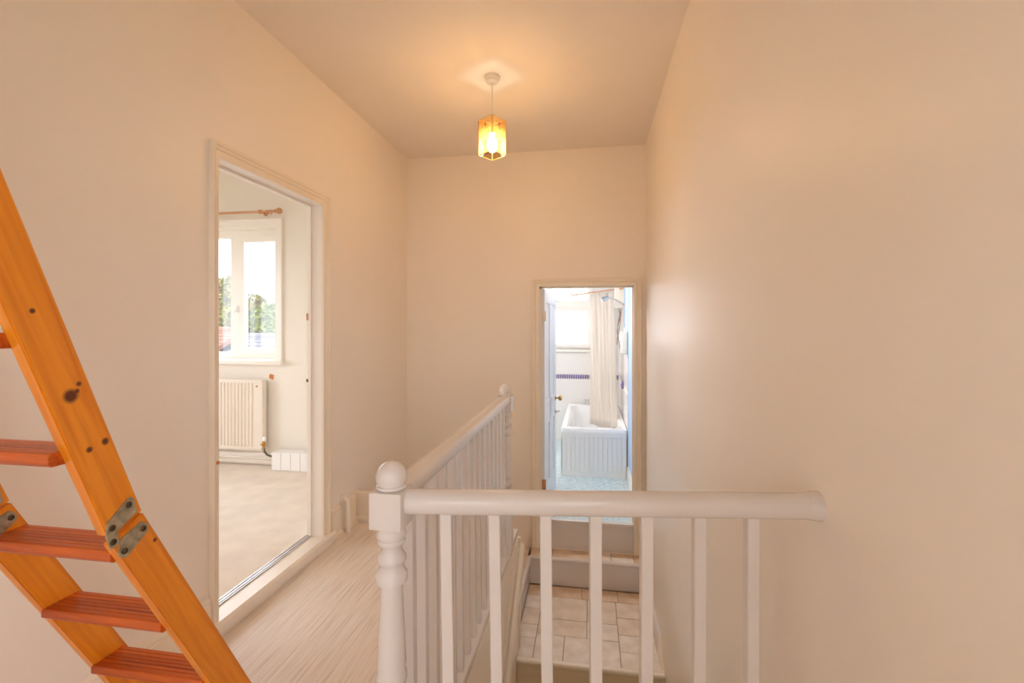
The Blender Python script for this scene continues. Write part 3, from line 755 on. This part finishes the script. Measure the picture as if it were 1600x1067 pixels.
# bare plaster spot where paint came off
b = B()
pts = []
for k in range(14):
    a = 2*math.pi*k/14; r = 0.028*(0.6+0.6*random.random()); pts.append((-2.735+r*math.cos(a), 0.835+r*math.sin(a)))
prism(b, pts, 'Y', BYW-0.0025, BYW+0.001)
tag(mk('bare_plaster_patch', b, 'copper_mark'), 'small orange patch of bare plaster above the corner of the radiator', 'patch')

# ------------------------------------------------------------------ bathroom
TX0, TX1, TYB = -1.45, 0.385, 6.45
TC = 1.98
struct('floor_bathroom', box(B(), TX0, TX1, YB+0.02, TYB, BATHF-0.12, BATHF), 'bath_floor')
QX0, QX1, QZ0, QZ1 = -1.25, 0.02, 0.955, 1.86
tw = mat('bath_tile', (232, 228, 224), rough=0.25)
wb = struct('wall_bathroom_back', wall_holes(B(), 'Y', TYB, TYB+0.2, TX0-0.1, TX1+0.1, BATHF-0.2, TC, [(QX0, QX1, QZ0, QZ1)]), 'bath_tile')
struct('wall_bathroom_left', wall_holes(B(), 'X', TX0-0.1, TX0, YB+0.1, TYB, BATHF-0.2, TC, [(4.75, 6.2, 0.7, 1.86)]), 'bath_wall')
side_window('fill_window_5', TX0-0.09, 4.75, 6.2, 0.7, 1.86, [(5.44, 5.50)], 'frosted_glass')  # unseen frosted window added to brighten the bathroom
wr = struct('wall_bathroom_right', box(B(), TX1, TX1+0.1, YB+0.1, TYB, BATHF-0.2, TC), 'bath_blue')
struct('ceiling_bathroom', box(B(), TX0-0.1, TX1+0.1, YB+0.1, TYB+0.2, TC, TC+0.1), 'bath_wall')
# tiled area on the right wall beside the bath, with top trim and border
tl = struct('trim_9', box(B(), TX1-0.008, TX1, 4.88, TYB, BATHF, 0.96), 'bath_tile')
mk('top_trim', box(B(), TX1-0.018, TX1-0.006, 4.88, TYB, 0.955, 0.985, 0.004), 'bath_white', tl)
mk('upper_tiles', box(B(), TX1-0.006, TX1, 4.98, TYB, 0.985, TC), 'bath_wall', tl)
mk('border_tiles', box(B(), TX1-0.012, TX1-0.007, 4.885, TYB, 0.565, 0.612, 0.002), 'plastic_cream', tl)
bm = B()
for k in range(34):     # mosaic border under the window
    xx = -0.62+0.0305*k
    box(bm, xx, xx+0.021, TYB-0.006, TYB+0.001, 0.560, 0.616)
mo = mk('mosaic_border', bm, 'mosaic', wb); mo['kind'] = 'stuff'
# frosted window with a fanlight
w2 = window('window_2', QX0, QX1, QZ0, QZ1, TYB+0.07, 0.06, [], [(QX0+0.03, QX1-0.0, QZ0+0.02, 1.53)], 'frosted_glass',
            [(QX0+0.05, QX1-0.04, QZ0+0.04, 1.50), (QX0+0.05, QX1-0.05, 1.62, QZ1-0.03)], 0.05)
mk('transom', box(B(), QX0, QX1, TYB+0.05, TYB+0.13, 1.53, 1.625, 0.004), 'frame_white', w2)
hb = B(); tube(hb, [(-0.53, TYB+0.05, 1.62), (-0.58, TYB+0.03, 1.70)], 0.006, 8); tube(hb, [(-0.53, TYB+0.05, 1.615), (-0.42, TYB+0.045, 1.612)], 0.005, 8); mk('stay', hb, 'chrome', w2, 50)
bm = B(); box(bm, QX0-0.06, QX1+0.03, TYB-0.04, TYB+0.07, QZ0-0.03, QZ0, 0.006)
struct('trim_10', bm, 'frame_white', smooth=40)
# door frame of the bathroom: lining, architrave, step board
bm = B()
box(bm, BX0-0.015, BX0, YB, YB+0.1, QUART, BZ1); box(bm, BX1, BX1+0.015, YB, YB+0.1, QUART, BZ1); box(bm, BX0-0.015, BX1+0.015, YB, YB+0.1, BZ1, BZ1+0.015)
box(bm, BX0, BX0+0.014, YB+0.03, YB+0.05, BATHF, BZ1); box(bm, BX1-0.008, BX1, YB+0.03, YB+0.05, BATHF, BZ1); box(bm, BX0, BX1, YB+0.03, YB+0.05, BZ1-0.012, BZ1)
struct('trim_11', bm, 'skirting')
bm = casing(B(), 'Y', YB, -1, BX0, BX1, QUART, BZ1, ARCH, sr=0.95)
struct('trim_12', bm, 'skirting', smooth=40)
bm = B(); box(bm, BX0, BX1, YB+0.006, YB+0.02, QUART, BATHF-0.02); box(bm, BX0, BX1, YB-0.012, YB+0.03, BATHF-0.02, BATHF+0.003, 0.005)
struct('trim_13', bm, 'gloss_white', smooth=40)
# four-panel door standing open into the bathroom
ang = math.atan2(0.718, 0.042)
dW, dH, dT = 0.72, 1.845, 0.036
dr = bpy.data.objects.new('door_1', None); COL.objects.link(dr); dr['kind'] = 'structure'
dr['label'] = 'white four-panel door standing open into the bathroom'
dr.location = (BX0+0.016, YB+0.075, BATHF+0.008); dr.rotation_euler = (0, 0, ang)
def dpart(name, bm, m, parent=dr, smooth=None):
    return mk(name, bm, m, parent, smooth, loc=wloc(parent) if parent is dr else None)
lf = B()
st_w = 0.105
def dbox(b, x0, x1, z0, z1, t=dT, bev=0.004): box(b, x0, x1, -t/2, t/2, z0, z1, bev)
dbox(lf, 0, st_w, 0, dH); dbox(lf, dW-st_w, dW, 0, dH); dbox(lf, (dW-0.10)/2, (dW+0.10)/2, 0.2, dH-0.1)
dbox(lf, st_w, dW-st_w, 0, 0.20); dbox(lf, st_w, dW-st_w, 0.70, 0.90); dbox(lf, st_w, dW-st_w, dH-0.11, dH)
leaf = mk('leaf_frame', lf, 'door_white', dr, None, loc=wloc(dr))
for x0, x1 in ((st_w, (dW-0.10)/2), ((dW+0.10)/2, dW-st_w)):
    for z0, z1 in ((0.20, 0.70), (0.90, dH-0.11)):
        pb = B(); box(pb, x0, x1, -0.006, 0.006, z0, z1); box(pb, x0+0.012, x1-0.012, -0.009, 0.009, z0+0.012, z1-0.012, 0.002)
        mk('door_panel', pb, 'door_white', dr, None, loc=wloc(dr))
for sg in (-1, 1):
    kb = B(); lathe(kb, [(0.022, sg*dT/2), (0.022, sg*(dT/2+0.006)), (0.008, sg*(dT/2+0.010)), (0.008, sg*(dT/2+0.03)), (0.020, sg*(dT/2+0.036)), (0.026, sg*(dT/2+0.046)), (0.022, sg*(dT/2+0.058)), (0.006, sg*(dT/2+0.062))], 18, (dW-0.055, 0, 0.855), 'Y')
    mk('door_knob', kb, 'brass', dr, 50, loc=wloc(dr))
kb = B(); box(kb, dW-0.10, dW-0.03, -dT/2-0.016, -dT/2, 0.715, 0.745, 0.003); lathe(kb, [(0.009, -dT/2-0.012), (0.009, -dT/2-0.04), (0.004, -dT/2-0.042)], 12, (dW-0.06, 0, 0.73), 'Y')
mk('bolt', kb, 'chrome', dr, 50, loc=wloc(dr))
for z, hm in ((0.245, 'pole_wood'), (1.62, 'skirting')):
    kb = B(); box(kb, -0.012, 0.002, -0.03, 0.012, z-0.04, z+0.04, 0.002); mk('hinge', kb, hm, dr, None, loc=wloc(dr))
# fill light added on the bathroom ceiling, out of view
cl = thing('bathroom_fill_light', 'added round white fill light out of view on the bathroom ceiling', 'light', (-0.35, 4.3, TC))
mk('base', lathe(B(), [(0.12, TC), (0.12, TC-0.02), (0.11, TC-0.025)], 28, (-0.35, 4.3, 0)), 'bath_white', cl, 40)
_g = bpy.data.materials.new('opal_fill_light'); _g.use_nodes = True
_q = _g.node_tree.nodes['Principled BSDF']; _q.inputs['Emission Color'].default_value = (1.0, 0.95, 0.9, 1); _q.inputs['Emission Strength'].default_value = 82.0
mk('diffuser', lathe(B(), [(0.11, TC-0.024), (0.108, TC-0.05), (0.09, TC-0.07), (0.05, TC-0.082), (0.008, TC-0.086)], 28, (-0.35, 4.3, 0)), _g, cl, 60)
# bath
bt = thing('bathtub', 'white bathtub with grooved end panel below the frosted window', 'bathtub', (0.04, 5.6, BATHF))
bx0, bx1, by0, by1, bz = -0.296, 0.372, 4.885, 6.43, 0.223
def rrect(x0, x1, y0, y1, r, n=6):
    pts = []
    for cx, cy, a0 in ((x1-r, y1-r, 0), (x0+r, y1-r, 90), (x0+r, y0+r, 180), (x1-r, y0+r, 270)):
        for k in range(n+1):
            a = R(a0+90*k/n); pts.append((cx+r*math.cos(a), cy+r*math.sin(a)))
    return pts
b = B(); rings = []
for (ix, iy0, iy1, r, z) in ((0.0, 0, 0, 0.02, bz-0.045), (0.0, 0, 0, 0.02, bz-0.008), (0.006, 0.006, 0.006, 0.02, bz), (0.055, 0.075, 0.07, 0.08, bz), (0.063, 0.083, 0.08, 0.09, bz-0.008), (0.085, 0.13, 0.10, 0.11, bz-0.15), (0.11, 0.22, 0.13, 0.12, bz-0.32), (0.15, 0.30, 0.17, 0.10, bz-0.36)):
    rings.append([b.verts.new((x, y, z)) for x, y in rrect(bx0+ix, bx1-ix, by0+iy0, by1-iy1, r)])
for p, q in zip(rings, rings[1:]):
    for k in range(len(p)): b.faces.new((p[k], p[(k+1) % len(p)], q[(k+1) % len(p)], q[k]))
b.faces.new(rings[-1]); 
mk('tub', b, 'bath_white', bt, 40)
fr = B(); box(fr, bx0+0.004, bx1-0.004, by0+0.012, by0+0.024, BATHF, bz-0.03); box(fr, bx0+0.004, bx0+0.02, by0+0.012, by1, BATHF, bz-0.03)
mk('panel_backing', fr, 'bath_panel', bt)
mk('panel_top_trim', box(B(), bx0+0.004, bx1-0.004, by0+0.0, by0+0.012, bz-0.085, bz-0.045, 0.003), 'bath_panel', bt)
mk('panel_plinth', box(B(), bx0+0.004, bx1-0.004, by0+0.0, by0+0.012, BATHF, BATHF+0.05, 0.003), 'bath_panel', bt)
n = 14; wdt = (bx1-bx0-0.016)/n
for k in range(n):
    g = 0.0035 if k != n//2 else 0.006
    mk('panel_board', box(B(), bx0+0.008+wdt*k+g/2, bx0+0.008+wdt*(k+1)-0.0015, by0+0.004, by0+0.012, BATHF+0.05, bz-0.085, 0.0015), 'bath_panel', bt)
for xx in (-0.06, -0.005):
    tb = B(); lathe(tb, [(0.012, bz), (0.012, bz+0.03), (0.008, bz+0.034), (0.008, bz+0.05), (0.018, bz+0.052), (0.016, bz+0.068), (0.004, bz+0.07)], 14, (xx, by1-0.035, 0)); tube(tb, [(xx, by1-0.035, bz+0.02), (xx, by1-0.09, bz+0.03), (xx, by1-0.10, bz+0.012)], 0.008, 10)
    mk('tap', tb, 'chrome', bt, 50)
# shower curtain on its rod
rod0, rod1, rz = Vector((-0.24, 6.40, 1.69)), Vector((0.378, 5.27, 1.69)), 1.69
rd = thing('shower_curtain_rod', 'slim brown curtain rod over the bath held up by a ceiling rod', 'curtain rod', (0.07, 5.85, rz))
mk('rod', tube(B(), [rod0, rod1], 0.009, 10), 'pole_wood', rd, 60)
mk('ceiling_support', tube(B(), [rod0+Vector((0, 0, 0)), (rod0.x, rod0.y, TC)], 0.006, 8), 'pole_wood', rd, 60)
cv = B(); nu, nv = 90, 14; rows = []
e = (rod1-rod0).normalized(); pn = Vector((-e.y, e.x, 0))
for j in range(nv+1):
    f = j/nv; z = 1.675 - f*1.60; row = []
    for i in range(nu+1):
        s = i/nu
        base = rod0 + (rod1-rod0)*(0.39+0.43*s)
        amp = 0.022+0.012*f
        off = amp*math.sin(s*2*math.pi*9.5 + 0.7*math.sin(f*3+s*5)) + 0.012*math.sin(s*17+f*4)
        q = base + pn*off + e*0.008*math.sin(s*31+f*2) + Vector((0.02*f, -0.03*f, 0))
        row.append(cv.verts.new((q.x, q.y, z - 0.010*abs(math.sin(s*2*math.pi*5))*(1-f))))
    rows.append(row)
for a, c in zip(rows, rows[1:]):
    for i in range(nu): cv.faces.new((a[i], a[i+1], c[i+1], c[i]))
sc = mk('shower_curtain', cv, 'curtain_cloth', None, 180)
md = sc.modifiers.new('thickness', 'SOLIDIFY'); md.thickness = 0.0015
tag(sc, 'long white shower curtain bunched in folds and hanging into the bath', 'shower curtain')
# shower head and arm
sh_ = thing('wall_shower', 'chrome shower head on an arm beside the shower curtain', 'shower', (0.377, 5.25, 1.52))
mk('arm', tube(B(), [(0.377, 5.28, 1.50), (0.32, 5.24, 1.535), (0.24, 5.2, 1.575), (0.19, 5.19, 1.58)], 0.010, 12), 'chrome', sh_, 60)
hb = B(); tube(hb, [(0.20, 5.19, 1.585), (0.165, 5.19, 1.575), (0.125, 5.185, 1.56)], 0.016, 14, 0.03); mk('head', hb, 'chrome', sh_, 60)
mk('wall_flange', lathe(B(), [(0.03, TX1-0.008), (0.03, TX1-0.018), (0.014, TX1-0.026)], 18, (0, 5.28, 1.50), 'X'), 'chrome', sh_, 40)
# wall units on the right wall
ub = thing('wall_heater', 'tall cream box unit fixed high on the bathroom wall above dangling hoses', 'heater', (0.33, 5.45, 1.48))
mk('case', box(B(), 0.275, TX1-0.006, 5.36, 5.58, 1.478, 1.86, 0.012), 'plastic_cream', ub, 40)
mk('grille', box(B(), 0.272, 0.276, 5.38, 5.56, 1.50, 1.56, 0.002), 'bath_panel', ub)
mk('conduit', tube(B(), [(TX1-0.012, 5.28, 1.90), (TX1-0.012, 5.26, 1.26)], 0.008, 8), 'bath_blue', ub, 60)
for k, (yy, zz, sw) in enumerate(((5.52, 1.06, 0.02), (5.44, 1.12, -0.015), (5.40, 1.00, 0.012))):
    pts = [(0.325+0.02*math.sin(f*5+k), yy+sw*math.sin(f*6.2), 1.48-(1.48-zz)*f) for f in [i/14 for i in range(15)]]
    mk('hose', tube(B(), pts, 0.0045, 8), 'cord_brown', ub, 60)
us = thing('shower_unit', 'flat cream electric shower unit on the tiled bathroom wall', 'shower unit', (0.35, 5.07, 0.97))
mk('case', box(B(), 0.322, TX1-0.006, 4.96, 5.2, 0.99, 1.215, 0.012), 'plastic_cream', us, 40)
mk('dial', lathe(B(), [(0.03, 0.322), (0.03, 0.312), (0.02, 0.306)], 20, (0, 5.08, 1.13), 'X'), 'bath_panel', us, 40)
pc = thing('pull_cord', 'white pull cord with violet oval toggle hanging beside the tiled wall', 'pull cord', (0.36, 5.42, 0.62))
mk('cord', tube(B(), [(0.360, 5.42, TC), (0.360, 5.42, 0.66)], 0.0018, 6), 'plastic_cream', pc)
mk('toggle', lathe(B(), [(0.003, 0.665), (0.012, 0.65), (0.019, 0.615), (0.016, 0.58), (0.004, 0.565)], 14, (0.360, 5.42, 0)), 'mosaic', pc, 60)
struct('baseboard_bathroom', sweep(B(), [(0, 0), (0.018, 0), (0.018, 0.11), (0.008, 0.13), (0, 0.13)], (TX1, YB+0.1, BATHF), (TX1, 4.88, BATHF), (-1, 0, 0)), 'frame_white', smooth=35)

# unseen windows added behind the camera for fill daylight
window('fill_window_3', -0.55, 0.10, 0.95, 2.20, YF-0.15, 0.06, [], [], 'window_glass', [(-0.50, 0.05, 1.0, 2.15)])
side_window('fill_window_7', 0.60, -2.2, -0.65, 0.8, 2.40, [(-1.455, -1.395)], 'window_glass')  # added in the right wall to brighten the left wall and ladder
struct('trim_14', casing(B(), 'Y', YF, 1, -0.55, 0.10, 0.95, 2.20, ARCH), 'frame_white', smooth=40)

# ------------------------------------------------------------------ outside the windows
GZ = -4.0
gr = struct('ground', box(B(), -70, 60, -70, 80, GZ-0.2, GZ), 'grass')
def tree(name, label, x, y, h, rx, m, n, group, base=0.25):
    t = thing(name, label, 'tree', (x, y, GZ), group)
    b = B(); tube(b, [(x, y, GZ), (x+0.05, y, GZ+h*0.3), (x-0.05, y+0.05, GZ+h*0.6), (x, y, GZ+h*0.85)], 0.16, 8, 0.03)
    for k in range(7):
        a = k*2.4; z = GZ+h*(0.3+0.08*k); tube(b, [(x, y, z), (x+rx*0.35*math.cos(a), y+rx*0.35*math.sin(a), z+h*0.08), (x+rx*0.65*math.cos(a), y+rx*0.65*math.sin(a), z+h*0.14)], 0.05, 5, 0.012)
    mk('trunk', b, 'bark', t, 60)
    b = B(); rnd = random.Random(int(x*100)+int(y*10))
    lobes = [(rnd.uniform(-0.55, 0.55)*rx, rnd.uniform(-0.55, 0.55)*rx, h*rnd.uniform(base, 0.92), rnd.uniform(0.35, 0.6)*rx) for _ in range(16)] + [(0, 0, h*0.9, rx*0.35)]
    for _ in range(n):
        lx, ly, lz, lr = rnd.choice(lobes)
        d_ = Vector((rnd.gauss(0, 1), rnd.gauss(0, 1), rnd.gauss(0, 1))).normalized()*lr*rnd.uniform(0.6, 1.05)
        c = Vector((x+lx, y+ly, GZ+min(lz, h-lr*0.8))) + d_
        u = Vector((rnd.gauss(0, 1), rnd.gauss(0, 1), rnd.gauss(0, 1))).normalized(); q = u.orthogonal().normalized()
        s = rnd.uniform(0.07, 0.15)
        vs = [b.verts.new(c+u*s), b.verts.new(c+q*s*0.55), b.verts.new(c-u*s), b.verts.new(c-q*s*0.55)]
        b.faces.new(vs)
    f = mk('foliage', b, m, t); f['kind'] = 'stuff'
G = 'garden trees beyond the bedroom window'
tree('leafy_tree', 'tall yellowing tree beyond the left pane of the bedroom window', -19.0, 22.0, 8.1, 1.4, 'leaf_yellow', 9000, G, 0.35)
tree('leafy_tree', 'round yellow-green tree beyond the right pane of the bedroom window', -13.6, 18.0, 6.1, 1.6, 'leaf_green', 12000, G, 0.3)
tree('leafy_tree', 'darker green tree standing low beyond the right window pane', -9.7, 13.0, 5.3, 1.0, 'leaf_dark', 7000, G, 0.35)
tree('leafy_tree', 'slim young tree with a thin crown rising above its neighbours', -19.8, 25.6, 7.8, 0.5, 'leaf_yellow', 900, G, 0.78)
tree('leafy_tree', 'broad pale green tree standing behind the yellowing tree', -23.0, 28.0, 7.2, 2.6, 'leaf_green', 9000, G, 0.3)
# neighbouring roofs
def house(name, label, x0, x1, y0, y1, ze, zr, roofm, n):
    h = thing(name, label, 'house', ((x0+x1)/2, (y0+y1)/2, GZ))
    mk('wall', box(B(), x0+0.2, x1-0.2, y0+0.2, y1-0.2, GZ, ze+0.02), 'brick', h)
    ym = (y0+y1)/2
    r = mk('roof', prism(B(), [(y0, ze), (ym, zr), (y1, ze), (y1, ze-0.1), (ym, zr-0.1), (y0, ze-0.1)], 'X', x0, x1), roofm, h)
    for k in range(n):      # tile courses on the slope facing the window
        f0, f1 = k/n, (k+1)/n
        b = prism(B(), [(y0+(ym-y0)*f0, ze+(zr-ze)*f0+0.005), (y0+(ym-y0)*f0, ze+(zr-ze)*f0+0.035), (y0+(ym-y0)*f1, ze+(zr-ze)*f1+0.01), (y0+(ym-y0)*f1, ze+(zr-ze)*f1)], 'X', x0, x1)
        mk('tile_course', b, roofm, r)
    mk('ridge', tube(B(), [(x0, ym, zr), (x1, ym, zr)], 0.09, 8), roofm, r)
house('garden_house', 'low house with red tiled roof outside the bedroom window', -13.5, -8.55, 9.0, 12.0, 0.45, 1.17, 'roof_red', 9)
house('garden_house', 'low outbuilding with grey slate roof below the garden trees', -8.2, -4.8, 9.2, 11.4, 0.50, 1.02, 'roof_grey', 7)
# bare tree behind the bathroom window
bt_ = thing('bare_tree', 'bare branched tree seen faintly through the frosted bathroom window', 'tree', (-0.9, 11.0, GZ))
b = B(); rnd = random.Random(3)
def branch(p, d_, l, r, lev):
    q = p + d_*l
    tube(b, [p, p+d_*l*0.5+Vector((rnd.uniform(-1, 1), rnd.uniform(-1, 1), 0))*l*0.05, q], r, 5, r*0.6)
    if lev == 0: return
    for _ in range(3 if lev > 1 else 4):
        nd = (d_ + Vector((rnd.uniform(-1, 1), rnd.uniform(-0.7, 0.7), rnd.uniform(-0.2, 0.7)))*0.75).normalized()
        branch(p + d_*l*rnd.uniform(0.55, 1.0), nd, l*rnd.uniform(0.6, 0.78), r*0.55, lev-1)
branch(Vector((-0.9, 11.0, GZ)), Vector((0.02, 0, 1)), 3.4, 0.16, 5)
mk('branches', b, 'bark', bt_, 60)
